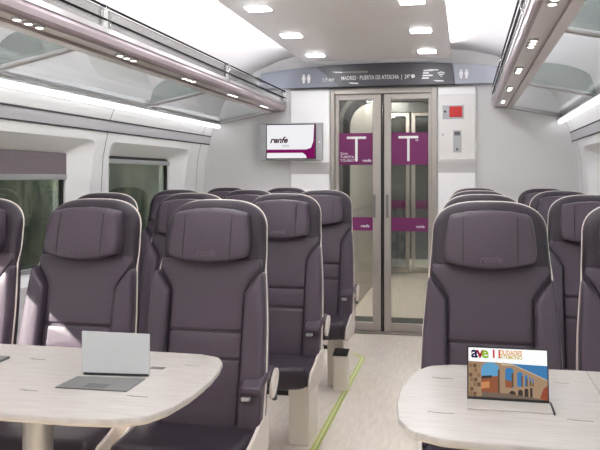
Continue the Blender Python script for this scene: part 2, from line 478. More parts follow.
bx(bm, -1.052, -1.044, 8.2, 8.45, 0.78, 0.81)
struct(obj('trim_18', bm, M['band']))
for i, yy in enumerate((7.6, 8.4, 9.2, 10.0)):
    o = obj('corridor_light', boxbm(-0.98, -0.84, yy-0.05, yy+0.05, 2.288, 2.3002), M['dimlamp'])
    tag(o, 'small ceiling light in the corridor beyond the glass doors, %s' % ('nearest', 'second', 'third', 'farthest')[i], 'light', 'ceiling lights of the far corridor')
o = obj('vestibule_light', boxbm(-0.80, -0.50, 6.58, 6.66, 2.185, 2.1995), M['dimlamp'])
tag(o, 'ceiling light of the vestibule just behind the glass doors', 'light')
for nm, x0, x1 in (('door_3', -1.045, -0.72), ('door_4', -0.695, -0.225)):
    d, a, b = sliding_leaf(nm, x0, x1, x0+0.05, x1-0.05, 2.12, 10.26, 0)
    obj('door_sign', boxbm(a+0.002, b-0.002, -0.0052, -0.0035, 1.363, 1.625) if False else boxbm(a+0.002, b-0.002, -0.0052, -0.0035, 0.84, 0.95), M['purple'], d)
struct(obj('trim_19', boxbm(-1.05, -0.22, 10.22, 10.3, 2.135, 2.2995), M['vest_dark']))
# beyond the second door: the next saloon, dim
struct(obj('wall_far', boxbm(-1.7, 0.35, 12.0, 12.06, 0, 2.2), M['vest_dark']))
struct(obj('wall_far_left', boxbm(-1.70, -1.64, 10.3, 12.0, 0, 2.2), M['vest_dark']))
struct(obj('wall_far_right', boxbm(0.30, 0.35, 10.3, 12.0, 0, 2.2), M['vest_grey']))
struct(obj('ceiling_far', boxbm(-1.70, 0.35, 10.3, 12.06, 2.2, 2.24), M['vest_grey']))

# ------------------------------------------------------------------ sign above the door
HY = Y-0.10
hd = empty('header_sign', (CX, HY, 2.01))
tag(hd, 'long grey arched information sign above the glass doors with destination and toilet icons', 'sign')
def htop(x):  # world x -> z of the arched top
    t = (x+0.68)/1.03
    return 2.192-0.064*abs(t)**2.2
def hpiece(nm, xs_top, xs_bot, m):
    n = 14; bm = bmesh.new()
    pts = [(xs_bot[0]-CX, 0.0), (xs_bot[1]-CX, 0.0)]
    for k in range(n+1):
        x = xs_top[1]+(xs_top[0]-xs_top[1])*k/n; pts.append((x-CX, htop(x)-2.01))
    prism(bm, pts, 'y', 0, 0.0985); return obj(nm, bm, m, hd)
hpiece('sign_panel', (-1.66, -1.19), (-1.66, -1.0), M['hdr_blue'])
hpiece('sign_panel', (-1.188, -0.10), (-0.998, -0.075), M['hdr_dark'])
hpiece('sign_panel', (-0.098, 0.33), (-0.073, 0.33), M['hdr_light'])
def ht(body, size, x, z, m=M['white'], **k): return text('sign_text', body, size, m, hd, (x-CX, -0.0008, z-2.01), **k)
ht('17:49', 0.042, -1.145, 2.052, sx=1.1)
ht('PRÓXIMA ESTACIÓN / DESTINATION', 0.020, -0.975, 2.118, M['peach'], sx=0.62)
ht('MADRID · PUERTA DE ATOCHA  |  24º', 0.047, -0.985, 2.062, sx=0.70, off=0.0004)
def slash(x, z, w=0.09): 
    bm = bmesh.new(); prism(bm, [(0, 0.012), (w*0.35, 0.002), (w, 0), (w*0.9, 0.010), (w*0.3, 0.013)], 'y', -0.0015, 0)
    o = obj('sign_mark', bm, M['white'], hd); o.location = (x-CX, 0, z-2.01)
slash(-1.06, 2.12); slash(-0.93, 2.028); slash(-0.29, 2.118); slash(-0.25, 2.03)
bm = bmesh.new(); lathe(bm, [(0.016, 0), (0.016, 0.002)], seg=14); bmesh.ops.rotate(bm, verts=bm.verts, matrix=Matrix.Rotation(math.pi/2, 3, 'X'))
o = obj('sign_mark', bm, M['white'], hd); o.location = (-0.405-CX, 0, 0.069)
bm = bmesh.new()
for k in range(4): bx(bm, -0.335+0.008*k*0.5-CX, -0.305-CX+0.03*(k % 2)+0.025, -0.0015, 0, 0.045+0.02*k, 0.057+0.02*k)
obj('sign_mark', bm, M['white'], hd)
def person_icon(x, z):
    bm = bmesh.new()
    for dx in (0, 0.042):
        bx(bm, x+dx-0.008, x+dx+0.008, -0.0015, 0, z+0.052, z+0.066)
        bx(bm, x+dx-0.014, x+dx+0.014, -0.0015, 0, z+0.018, z+0.05)
        bx(bm, x+dx-0.009, x+dx+0.009, -0.0015, 0, z-0.005, z+0.018)
    obj('sign_mark', bm, M['white'], hd)
person_icon(-1.295-CX, 0.040); person_icon(-0.03-CX, 0.045)
bm = bmesh.new()
for r in (0.012, 0.028, 0.044):
    n = 8
    P = [(math.cos(math.pi*(0.25+0.5*k/n)), math.sin(math.pi*(0.25+0.5*k/n))) for k in range(n+1)]
    prism(bm, [(p[0]*r, p[1]*r) for p in P]+[(p[0]*(r-0.008), p[1]*(r-0.008)) for p in P[::-1]], 'y', -0.0015, 0)
o = obj('sign_mark', bm, M['white'], hd); o.location = (-0.185-CX, 0, 0.055)

# ------------------------------------------------------------------ television
tv = empty('wall_screen', (-1.405, Y-0.09, 1.41))
tag(tv, 'wall screen in a grey frame showing a white picture with a purple stripe', 'screen')
obj('housing', boxbm(-0.262, 0.262, 0, 0.054, 0.0, 0.312), M['silver'], tv, bevel=0.008)
obj('bezel', boxbm(-0.212, 0.212, -0.005, 0, 0.012, 0.303), M['black'], tv, bevel=0.003)
scr = obj('display', boxbm(-0.204, 0.204, -0.0065, -0.005, 0.02, 0.295), emis('screen_white', (232, 232, 235), 0.42), tv)
E_p = emis('screen_purple', (120, 20, 88), 0.42); E_d = emis('screen_dark', (70, 14, 46), 0.3); E_w = emis('screen_white_low', (240, 240, 242), 0.9); E_g = emis('screen_grey', (150, 150, 155), 0.4)
bm = bmesh.new()
pts = [(-0.204, 0.064), (0.10, 0.064), (0.125, 0.045), (0.135, 0.02), (0.204, 0.02), (0.204, 0.295), (0.196, 0.295), (0.19, 0.16), (0.17, 0.105), (0.13, 0.092), (-0.204, 0.092)]
prism(bm, pts, 'y', -0.0073, -0.0065); obj('screen_stripe', bm, E_p, scr)
text('screen_text', 'renfe', 0.070, E_d, scr, (-0.178, -0.0068, 0.148), shear=0.35, off=0.0022)
text('screen_text', 'alvia', 0.034, E_g, scr, (-0.075, -0.0068, 0.113), shear=0.3)
bm = bmesh.new(); bx(bm, 0.232, 0.244, -0.002, 0, 0.145, 0.16); obj('button', bm, M['whiteplastic'], tv)

# ------------------------------------------------------------------ equipment cabinet right of the door
cb = empty('wall_cabinet', (-0.063, Y-0.052, 1.41))
tag(cb, 'white equipment cabinet on the wall right of the glass doors with a red alarm', 'cabinet')
obj('cabinet_door', boxbm(-0.141, 0.141, 0, 0.0165, 0, 0.522), M['whiteplastic'], cb, bevel=0.004)
obj('latch', boxbm(-0.118, -0.104, -0.004, 0, 0.195, 0.21), M['silver'], cb)
ab = obj('alarm_plate', boxbm(-0.112, 0.055, -0.005, 0, 0.325, 0.435), M['silver'], cb)
obj('alarm_handle', boxbm(-0.058, 0.042, -0.014, -0.005, 0.34, 0.425), M['red'], ab, bevel=0.004)
bm = bmesh.new(); lathe(bm, [(0.009, 0), (0.009, 0.003)], seg=12); bmesh.ops.rotate(bm, verts=bm.verts, matrix=Matrix.Rotation(math.pi/2, 3, 'X'))
o = obj('alarm_lock', bm, M['black'], ab); o.location = (-0.092, -0.005, 0.385)
sp = obj('switch_plate', boxbm(-0.03, 0.035, -0.005, 0, 0.06, 0.235), M['silver'], cb, bevel=0.002)
obj('switch_window', boxbm(-0.02, 0.025, -0.0075, -0.005, 0.195, 0.225), M['bintop'], sp)
obj('key_hole', boxbm(-0.005, 0.01, -0.0075, -0.005, 0.075, 0.095), M['bintop'], sp)

# ------------------------------------------------------------------ ceiling down-lights
lys = [5.69, 4.87, 4.05, 3.23, 2.41, 1.59, 0.77]
ords = ['nearest to the doors', 'second from the doors', 'third from the doors', 'fourth from the doors', 'fifth from the doors', 'sixth from the doors', 'seventh from the doors']
first = None
for s, x in (('left', -1.108), ('right', -0.272)):
    for k, y in enumerate(lys):
        if first is None:
            first = empty('ceiling_light'); r = first
            obj('trim_ring', prismbm(rounded([(-0.07, -0.062), (0.07, -0.062), (0.07, 0.062), (-0.07, 0.062)], 0.01, 3), 'z', -0.004, -0.0006), M['whiteplastic'], r)
            obj('diffuser', prismbm(rounded([(-0.063, -0.055), (0.063, -0.055), (0.063, 0.055), (-0.063, 0.055)], 0.008, 3), 'z', -0.007, -0.004), M['lamp'], r)
        else: r = copy_tree(first)
        r.location = (x, y, 2.2)
        tag(r, 'square ceiling light in the %s row of the ceiling panel, %s' % (s, ords[k]), 'light', 'square lights in the ceiling panel')

# ------------------------------------------------------------------ luggage racks
RC = -0.625
def make_rack(s, label):
    r = empty('luggage_rack', (RC, 0, 1.8)); tag(r, label, 'luggage rack')
    Z = 1.8; X = lambda h: s*h
    y0, y1 = BACKY+0.02, 6.19
    # front profile: rounded nose with a light channel on the underside
    def bar(profile, nm, m, ya=y0, yb=y1, bev=0.0):
        bm = bmesh.new(); prism(bm, [(X(a), b-Z) for a, b in profile], 'y', ya, yb); return obj(nm, bm, m, r, bevel=bev)
    bar([(0.845, 1.872), (0.841, 1.86), (0.843, 1.838), (0.850, 1.826), (0.862, 1.820), (0.862, 1.832), (0.945, 1.832), (0.945, 1.816), (0.985, 1.812), (0.99, 1.826), (0.94, 1.86), (0.87, 1.89), (0.845, 1.888)], 'front_bar', M['rackbar'])
    bar([(0.842, 1.900), (0.840, 1.878), (0.848, 1.874), (0.862, 1.890), (0.856, 1.902)], 'front_lip', M['racklip'])
    # added lamp, unseen behind the bar's top edge, to brighten the ceiling
    bm = bmesh.new(); bx(bm, X(0.912)-0.02, X(0.912)+0.02, y0+0.05, y1-0.05, 1.882-Z, 1.890-Z); obj('added_uplight', bm, M['added_uplight'], r)
    bm = bmesh.new(); bx(bm, X(0.9035)-0.0405, X(0.9035)+0.0405, y0, y1, 1.829-Z, 1.8318-Z); obj('light_channel', bm, M['channel'], r)
    bar([(0.9455, 1.8155), (0.985, 1.8115), (0.984, 1.809), (0.9455, 1.813)], 'bar_lip', M['channel'])
    # glass shelf, one pane per bay
    # (pane seams at the cross bars)
    ys = [y0, 1.27, 2.95, 4.63, y1]
    def shelf_z(h): return 1.823-(h-0.97)*(1.823-1.738)/(1.385-0.97)
    for a, b in zip(ys, ys[1:]):
        bm = bmesh.new(); prism(bm, [(X(h), shelf_z(h)-Z) for h in (0.986, 1.40)]+[(X(h), shelf_z(h)+0.008-Z) for h in (1.40, 0.986)], 'y', a+0.004, b-0.004)
        obj('glass_shelf', bm, M['rackglass'], r)
    # rear rail along the wall
    bar([(1.395, 1.752), (1.425, 1.752), (1.40, 1.775), (1.388, 1.775)], 'rear_rail', M['racklip'])
    # two thin black rails with a clear guard between
    for z in (1.984, 1.930):
        bm = bmesh.new(); tube(bm, [(X(0.836), y0, z-Z), (X(0.836), y1, z-Z)], 0.005, 6); obj('guard_rail', bm, M['railblack'], r, smooth=True)
    for a, b in zip(ys, ys[1:]):
        bm = bmesh.new(); bx(bm, X(0.845)-0.0015, X(0.845)+0.0015, a+0.03, b-0.03, 1.895-Z, 1.978-Z); obj('guard_panel', bm, M['clear'], r)
    for y in ys[1:]:
        yy = min(y, y1-0.02)
        bm = bmesh.new()
        P = [(0.835, 1.875), (0.826, 1.90), (0.823, 1.93), (0.826, 1.965), (0.836, 1.995), (0.846, 2.0), (0.856, 1.99), (0.86, 1.93), (0.862, 1.885)]
        prism(bm, [(X(a), b-Z) for a, b in P], 'y', yy-0.022, yy+0.022); obj('rail_bracket', bm, M['clear'], r, bevel=0.006)
        # cross bar below the glass and a quarter-round divider above
        bm = bmesh.new(); prism(bm, [(X(0.98), shelf_z(0.98)-Z-0.001), (X(1.39), shelf_z(1.39)-Z-0.001), (X(1.39), shelf_z(1.39)-Z-0.016), (X(0.98), shelf_z(0.98)-Z-0.013)], 'y', yy-0.016, yy+0.016)
        obj('cross_bar', bm, M['racklip'], r, bevel=0.004)
        if y < 5.5:
            bm = bmesh.new(); P = [(0.99, shelf_z(0.99)+0.010), (1.37, shelf_z(1.37)+0.010)]
            for k in range(9):
                a = math.pi/2*k/8; P.append((0.99+0.36*math.cos(a), shelf_z(1.17)+0.03+0.13*math.sin(a)))
            prism(bm, [(X(a), b-Z) for a, b in P], 'y', yy-0.003, yy+0.003); obj('divider', bm, M['divglass'], r)
    # rounded end cap
    bm = bmesh.new(); P = [(X(0.826), 1.905-Z), (X(0.822), 1.85-Z), (X(0.835), 1.82-Z), (X(0.99), 1.806-Z), (X(1.39), 1.722-Z), (X(1.41), 1.76-Z), (X(0.99), 1.835-Z), (X(0.90), 1.90-Z)]
    prism(bm, P, 'y', y1+0.001, y1+0.02); obj('end_cap', bm, M['racklip'], r, bevel=0.005)
    # reading lights in groups of three
    for gy in (0.82, 1.64, 2.46, 3.27, 4.08, 4.91, 5.73):
        for dy in (-0.072, 0, 0.072):
            bm = bmesh.new(); lathe(bm, [(0.020, 0.0), (0.020, -0.006), (0.015, -0.009)], (X(0.895), gy+dy, 1.829-Z), 14)
            l = obj('reading_light', bm, M['silver'], r)
            bm = bmesh.new(); lathe(bm, [(0.0135, -0.0095), (0.0125, -0.0115), (0.006, -0.0125)], (X(0.895), gy+dy, 1.829-Z), 12)
            obj('lens', bm, M['spot'], l)
    return r
make_rack(-1, 'long glass luggage rack over the three-seat side on the left')
make_rack(1, 'long glass luggage rack over the two-seat side on the right')

# ------------------------------------------------------------------ seats
def make_seat(arm):
    """faces -y; origin on the floor under the headrest front; arm = side (+1/-1) with the aisle armrest, 0 for none"""
    r = empty('train_seat')
    yb = lambda z: (z-1.0)*0.24
    def wrap(k=0.55):
        return lambda x, z, d: (x, yb(z)-d-k*x*x, z)
    HW = [(0.40, 0.222), (0.50, 0.224), (0.60, 0.224), (0.70, 0.221), (0.78, 0.216), (0.86, 0.209), (0.95, 0.199), (1.02, 0.192), (1.07, 0.189)]
    def outline(g, zb=0.36, top=1.192):
        R = [(h+g, z) for z, h in HW]
        cz = 1.07
        for k in range(1, 13):
            a = math.pi/2*k/12
            R.append(((0.189+g)*math.cos(a)**0.68, cz+(top-cz+g)*math.sin(a)**0.75))
        pts = [(-(HW[0][1]+g), zb), (HW[0][1]+g, zb)]+R+[(-x, z) for x, z in R[::-1][1:]]
        return rounded(pts, [0.03, 0.03]+[0.0]*(len(pts)-2), 4)
    # moulded shell with its light rim
    bm = bmesh.new(); 
    def shellmap(x, z, d):
        t = min(max((z-0.93)/0.10, 0), 1); t = t*t*(3-2*t)
        return (x, yb(z)-d-0.1*x*x+0.022*t, z)
    pad(bm, outline(0.0015, 0.33), -0.075, -0.006, 0.005, shellmap, bi=0.06); obj('back_shell', bm, M['cream'], r, smooth=True)
    bm = bmesh.new(); pad(bm, outline(-0.001), -0.03, 0.018, 0.026, wrap(-0.2)); obj('backrest', bm, M['leather_d'], r, smooth=True)
    # centre panels: chest, lumbar band, lower back
    for z0, z1 in ((0.742, 0.985), (0.652, 0.736), (0.42, 0.646)):
        bm = bmesh.new(); w = 0.134
        P = [(-w, z0), (w, z0), (w, z1), (-w, z1)]; rr = 0.010
        if z1 > 0.95: P = [(-w, z0), (w, z0), (w, 0.875), (0.146, 0.900), (0.188, 0.962), (0.186, z1), (-0.186, z1), (-0.188, 0.962), (-0.146, 0.900), (-w, 0.875)]
        pad(bm, rounded(P, rr, 3), 0.0, 0.024, 0.010, wrap(-0.1), 0.003); obj('back_panel', bm, M['leather'], r, smooth=True)
    # side bolsters
    for s in (-1, 1):
        bm = bmesh.new()
        P = [(s*0.140, 0.42), (s*0.219, 0.42), (s*0.221, 0.60), (s*0.214, 0.78), (s*0.204, 0.90), (s*0.199, 0.953), (s*0.154, 0.893), (s*0.140, 0.872)]
        pad(bm, rounded(P, 0.012, 3), 0.0, 0.056, 0.016, wrap(-0.15), 0.002); obj('side_bolster', bm, M['leather'], r, smooth=True)
    # head pillow
    P = [(-0.140, 0.995), (-0.075, 0.980), (0, 0.975), (0.075, 0.980), (0.140, 0.995), (0.147, 1.03), (0.142, 1.09), (0.131, 1.148), (0.07, 1.160), (0.0, 1.164), (-0.07, 1.160), (-0.131, 1.148), (-0.142, 1.09), (-0.147, 1.03)]
    bm = bmesh.new(); pad(bm, rounded(P, [0.018, 0.05, 0.05, 0.05, 0.018, 0.03, 0.05, 0.02, 0.05, 0.05, 0.05, 0.02, 0.05, 0.03], 5), 0.0, 0.082, 0.016, wrap(-0.25), 0.004)
    hp = obj('head_pillow', bm, M['leather'], r, smooth=True)
    for s in (-1, 1):
        bm = bmesh.new(); x = s*0.086
        tube(bm, [(x, yb(z)-d+0.25*x*x, z) for z, d in ((0.982, 0.068), (0.990, 0.0800), (1.02, 0.0845), (1.09, 0.0850), (1.142, 0.0825), (1.155, 0.072))], 0.0016, 5)
        obj('seam', bm, M['seam'], hp)
    text('embossed_text', 'renfe', 0.034, M['emboss'], hp, (0.0, yb(1.0)-0.0865, 1.000), rot=(math.pi/2-0.24, 0, 0), align='CENTER', shear=0.3, ext=0.0008)
    # seat cushion
    def cmap(x, y, d): return (x, y, 0.335+d+(0.012 if y < -0.3 else 0.0)*0+0.25*x*x)
    bm = bmesh.new(); pad(bm, rounded([(-0.209, -0.41), (0.209, -0.41), (0.209, -0.08), (-0.209, -0.08)], [0.03, 0.03, 0.02, 0.02], 5), 0.0, 0.098, 0.030, cmap, 0.006)
    cu = obj('seat_cushion', bm, M['leather_d'], r, smooth=True)
    # light side covers under the cushion
    for s in (-1, 1):
        bm = bmesh.new()
        P = [(-0.395, 0.345), (-0.372, 0.33), (-0.30, 0.322), (-0.10, 0.315), (-0.06, 0.36), (-0.07, 0.47), (-0.16, 0.455), (-0.27, 0.425), (-0.35, 0.408), (-0.385, 0.38)]
        prism(bm, [(a, b) for a, b in rounded(P, 0.012, 3)], 'x', s*0.211, s*0.224)
        obj('side_cover', bm, M['cream'], r, bevel=0.003)
    obj('seat_frame', boxbm(-0.2, 0.2, -0.20, 0.0, 0.30, 0.336), M['leather_d'], r, bevel=0.006)
    # pedestal and cross tube
    sp_ = arm if arm else 1
    x0, x1 = (0.062, 0.165) if sp_ > 0 else (-0.165, -0.062)
    obj('pedestal', boxbm(x0, x1, -0.13, 0.10, 0.0, 0.299), M['pedestal'], r, bevel=0.008)
    obj('cross_tube', boxbm(-0.22, x0-0.001, 0.02, 0.05, 0.190, 0.212) if sp_ > 0 else boxbm(x1+0.001, 0.22, 0.02, 0.05, 0.190, 0.212), M['black'], r, bevel=0.004)
    if arm:
        s = arm
        bm = bmesh.new()
        P = [(-0.195, 0.562), (-0.19, 0.578), (-0.13, 0.606), (-0.06, 0.612), (0.0, 0.610), (0.04, 0.595), (0.05, 0.57), (0.04, 0.54), (0.0, 0.545), (-0.04, 0.575), (-0.10, 0.578), (-0.15, 0.562), (-0.185, 0.548)]
        a_, b_ = sorted((s*0.156, s*0.228))
        prism(bm, rounded(P, 0.012, 3), 'x', a_, b_); ar = obj('armrest', bm, M['leather'], r, bevel=0.008, seg=3)
        bm = bmesh.new(); a_, b_ = sorted((s*0.2285, s*0.242))
        P = [(-0.035+0.048*math.cos(t)+0.012*math.sin(t), 0.558+0.043*math.sin(t)+0.015*math.cos(t)) for t in [k*math.pi/10 for k in range(20)]]
        prism(bm, P, 'x', a_, b_); obj('armrest_hub', bm, M['cream'], ar, bevel=0.004)
        a_, b_ = sorted((s*0.160, s*0.190)); obj('armrest_tip', boxbm(a_, b_, -0.190, -0.165, 0.532, 0.5475), M['silver'], ar, bevel=0.004)
        bm = bmesh.new(); tube(bm, [(s*0.22, 0.01, 0.52), (s*0.224, 0.018, 0.485)], [0.014, 0.009], 8); obj('recline_button', bm, M['bintop'], ar)
    return r

protoL, protoM, protoR = make_seat(1), make_seat(0), make_seat(-1)
used = set()
PITCH = 1.055
rowname = {0: 'front row at the table', 1: 'second row', 2: 'third row', 3: 'rearmost row by the end wall'}
spots = []
for k in range(4):
    y = 2.62+PITCH*k if k < 3 else 5.80
    if k < 3: spots.append((protoL, -0.885, y, 'aisle seat on the left side, '+rowname[k]))
    spots.append((protoM, -1.372, y, 'middle seat of the left side, '+rowname[k]))
    spots.append((protoM, -1.858, y, 'window seat on the left side, '+rowname[k]))
    spots.append((protoR, 0.080, y, 'aisle seat on the right side, '+rowname[k]))
    spots.append((protoM, 0.566, y, 'window seat on the right side, '+rowname[k]))
todo = []
for p, x, y, l in spots:
    if id(p) in used: o = copy_tree(p)
    else: used.add(id(p)); o = p
    todo.append((o, x, y, l))
for o, x, y, l in todo:
    o.location = (x, y, 0)
    tag(o, 'purple train seat, '+l, 'seat', 'high-backed train seats in rows')

# ------------------------------------------------------------------ tables
def make_table(name, label, ysh, mirror, xfar, leg_x):
    r = empty(name, (0, ysh, 0)); tag(r, label, 'table', 'tables between facing seats')
    end = [(-0.85, 1.52), (-0.745, 1.532), (-0.685, 1.565), (-0.655, 1.64), (-0.641, 1.76), (-0.640, 1.88), (-0.653, 1.99), (-0.670, 2.07), (-0.700, 2.13), (-0.765, 2.157), (-0.85, 2.160)]
    if mirror: end = [(-0.797-x, y) for x, y in end]
    pts = rounded(end+[(xfar, 2.16), (xfar, 1.52)], [0.0]+[0.05]*9+[0, 0.02, 0.02], 3)
    tp = obj('table_top', prismbm(pts, 'z', 0.736, 0.750), [M['table']], r, bevel=0.004, seg=3)
    # slimmer light edge band under the top
    c = (sum(p[0] for p in pts)/len(pts), 1.84)
    pin = [(c[0]+(p[0]-c[0])*0.94, c[1]+(p[1]-c[1])*0.90) for p in pts]
    obj('edge_band', prismbm(pin, 'z', 0.722, 0.7355), M['tabedge'], r)
    lg = bmesh.new(); lathe(lg, [(0.075, 0.0), (0.075, 0.012), (0.045, 0.02), (0.038, 0.04), (0.038, 0.70), (0.06, 0.7215)], (leg_x, 1.80, 0), 32)
    obj('table_leg', lg, M['steel'], r, smooth=False, bevel=0.0)
    for p in r.children: pass
    return r
tl = make_table('folding_table', 'large pale wood-grain table on the left with a silver laptop on it', 0.0, False, -2.08, -1.085)
tr_ = make_table('folding_table', 'pale wood-grain table on the right with a picture display on it', 0.03, True, 0.80, 0.42)
def mark(par, x0, x1, y, w=0.004):
    bm = bmesh.new(); bx(bm, x0, x1, y-w/2, y+w/2, 0.7495, 0.7505); bx(bm, x0-0.012, x0+0.002, y-w/2+0.004, y+w/2+0.004, 0.7495, 0.7504)
    obj('socket_slot', bm, M['mark'], par)
for x0, x1, y in ((-1.217, -1.180, 1.994), (-1.063, -1.025, 1.699), (-0.783, -0.740, 1.707), (-0.753, -0.720, 2.016), (-1.36, -1.32, 1.70), (-1.52, -1.48, 1.99)): mark(tl, x0, x1, y)
obj('cable_port', boxbm(-0.846, -0.806, 1.962, 1.984, 0.7495, 0.7506), M['recess'], tl)
for x0, x1, y in ((-0.072, -0.030, 1.998), (-0.070, -0.024, 1.701), (0.232, 0.258, 2.014), (0.228, 0.270, 1.708)): mark(tr_, x0, x1, y)
obj('fold_line', boxbm(0.319, 0.321, 1.525, 2.155, 0.7496, 0.7503), M['mark'], tr_)

# flat closed device at the far left of the left table
o = obj('closed_laptop', boxbm(-1.47, -1.285, 1.895, 1.985, 0.7505, 0.758), M['recess'], bevel=0.002)
tag(o, 'thin closed grey laptop lying flat at the left end of the left table', 'laptop')

# laptop on the left table: pale lid upright, dark base toward the viewer
lp = empty('laptop', (-0.9, 1.86, 0.7505)); tag(lp, 'open silver laptop standing on the left table', 'laptop')
b_ = obj('laptop_base', prismbm([(-0.097, -0.13), (0.094, -0.126), (0.09, -0.006), (-0.094, -0.022)], 'z', 0.0, 0.003), M['recess'], lp, bevel=0.002)
obj('touch_pad', boxbm(-0.03, 0.03, -0.117, -0.08, 0.003, 0.0033), M['bintop'], b_)
bm = bmesh.new()
A = [(-0.093, 0.0, 0.004), (0.091, 0.018, 0.004), (0.079, 0.045, 0.106), (-0.108, 0.028, 0.110)]
V = [bm.verts.new(p) for p in A]+[bm.verts.new((p[0]-0.0006, p[1]+0.006, p[2])) for p in A]
bm.faces.new(V[:4]); bm.faces.new(V[4:][::-1])
for k in range(4): bm.faces.new((V[k], V[(k+1) % 4], V[(k+1) % 4+4], V[k+4]))
obj('laptop_lid', bm, M['lid'], lp, bevel=0.0015)
bm = bmesh.new(); tube(bm, [(-0.088, 0.002, 0.004), (0.088, 0.019, 0.004)], 0.0035, 8); obj('hinge', bm, M['black'], lp)

# picture display on the right table
W_, H_ = 0.185, 0.121
dp = empty('picture_display', (0.0975, 1.845, 0.7505)); tag(dp, 'tilted black-framed display on the right table showing a stone aqueduct', 'display')
tilt = math.radians(-12)
fr = obj('frame', boxbm(-W_/2, W_/2, 0, 0.006, 0, H_), M['black'], dp, bevel=0.0015); fr.location = (0, 0, 0.004); fr.rotation_euler = (tilt, 0, 0)
obj('base', boxbm(-W_/2, W_/2+0.001, -0.075, 0.006, 0, 0.0035), mat('display_base_gloss', (214, 210, 206), 0.1, metal=0.2), dp, bevel=0.001)
obj('base_edge', boxbm(W_/2+0.0015, W_/2+0.0045, -0.082, 0.004, 0.0, 0.005), M['black'], dp)
bm = bmesh.new(); tube(bm, [(-W_/2, 0.0, 0.005), (W_/2, 0.0, 0.005)], 0.0042, 8); obj('hinge', bm, M['black'], dp)
pc = {}
def E(n, c, s=0.36):
    if n not in pc: pc[n] = emis('picture_'+n, c, s)
    return pc[n]
UW, UH = W_-0.006, H_-0.008
layer = [0]
def pic(nm, poly, m, par=None, lay=None):
    d = 0.0004*(lay if lay is not None else 1)
    bm = bmesh.new(); prism(bm, [(-UW/2+u*UW, 0.004+v*UH) for u, v in poly], 'y', -d-0.0003, -d)
    return obj(nm, bm, m, par or fr)
pct = pic('picture', [(0, 0), (1, 0), (1, 1), (0, 1)], E('sky', (104, 164, 204)), lay=1)
def pp(poly, m, lay): pic('picture_detail', poly, m, pct, lay)
pp([(0, 0.72), (1, 0.69), (1, 1), (0, 1)], E('white', (245, 245, 245), 0.42), 2)
pp([(0.5, 0.50), (1, 0.30), (1, 0.70), (0.5, 0.70)], E('sky2', (70, 128, 180)), 1.5)
pp([(0, 0), (1, 0), (1, 0.41), (0.8, 0.545), (0.7, 0.61), (0.58, 0.685), (0.5, 0.715), (0, 0.72)], E('stone', (168, 140, 114)), 2)
pp([(0.42, 0.66), (0.58, 0.665), (0.7, 0.59), (0.8, 0.525), (1, 0.39), (1, 0.41), (0.8, 0.545), (0.7, 0.61), (0.58, 0.685), (0.42, 0.70)], E('stonelight', (206, 184, 156)), 3)
def archp(u0, u1, v0, vt, m, lay):
    r_ = (u1-u0)/2; n = 8; asp = UW/UH
    pts = [(u0, v0), (u1, v0)]+[(u0+r_+r_*math.cos(math.pi*k/n), vt-r_*asp*0.8+r_*asp*0.8*math.sin(math.pi*k/n)) for k in range(n+1)]
    pp(pts, m, lay)
archp(0.165, 0.40, 0.10, 0.715, E('sky', 0), 3)
pp([(0.165, 0.42), (0.38, 0.44), (0.38, 0.10), (0.165, 0.10)], E('roof', (150, 92, 66)), 4)
pp([(0.165, 0.30), (0.27, 0.33), (0.27, 0.20), (0.165, 0.17)], E('wallo', (206, 140, 96)), 5)
pp([(0.17, 0.43), (0.30, 0.45), (0.30, 0.40), (0.17, 0.37)], E('dark', (70, 62, 60)), 5)
pp([(0.375, 0.10), (0.40, 0.10), (0.40, 0.60), (0.375, 0.55)], E('shade', (104, 82, 64)), 5)
archp(0.47, 0.575, 0.22, 0.62, E('sky2', 0), 3)
pp([(0.47, 0.38), (0.555, 0.34), (0.555, 0.22), (0.47, 0.22)], E('roof', 0), 4)
pp([(0.55, 0.24), (0.575, 0.24), (0.575, 0.52), (0.55, 0.50)], E('shade', 0), 4)
for u0, u1, vt, v0 in ((0.62, 0.69, 0.545, 0.25), (0.715, 0.752, 0.49, 0.26), (0.775, 0.795, 0.45, 0.27), (0.812, 0.826, 0.42, 0.27)):
    archp(u0, u1, v0, vt, E('sky2', 0), 3); pp([(u1-0.018, v0), (u1, v0), (u1, vt-0.07), (u1-0.018, vt-0.09)], E('shade', 0), 4)
pp([(0.17, 0.0), (0.9, 0.0), (0.9, 0.03), (0.5, 0.10), (0.17, 0.12)], E('street', (120, 104, 92)), 4)
for u0, u1, vt, v0 in ((0.52, 0.60, 0.16, 0.03), (0.63, 0.69, 0.19, 0.03), (0.71, 0.76, 0.22, 0.03), (0.78, 0.81, 0.24, 0.05)):
    archp(u0, u1, v0, vt, E('dark', 0), 3)
pp([(0.90, 0.03), (1, 0.0), (1, 0.30), (0.95, 0.24)], E('brick', (150, 80, 60)), 4)
for k in range(7):
    for j in range(3):
        u = 0.008+0.052*j+0.012*(k % 2); v = 0.02+0.095*k
        if u+0.046 < 0.16: pp([(u, v), (u+0.044, v), (u+0.044, v+0.08), (u, v+0.08)], E('brown%d' % ((k+j) % 3), ((140, 112, 86), (112, 88, 68), (160, 132, 102))[(k+j) % 3]), 3)
for body, x, m, sz in (('a', 0.035, E('navy', (40, 40, 80)), 0.036), ('v', 0.105, E('redp', (170, 30, 60)), 0.036), ('e', 0.165, E('lime', (150, 190, 50)), 0.036)):
    text('picture_text', body, sz, m, pct, (-UW/2+x*UW, -0.0012, 0.004+0.80*UH), off=0.001, ext=0.0003)
text('picture_text', '11', 0.026, E('redt', (206, 60, 60)), pct, (-UW/2+0.29*UW, -0.0012, 0.004+0.81*UH), off=0.0008, ext=0.0003)
text('picture_text', 'CIUDADES', 0.015, E('orange', (232, 160, 60)), pct, (-UW/2+0.385*UW, -0.0012, 0.004+0.875*UH), sx=0.75, off=0.0004, ext=0.0003)
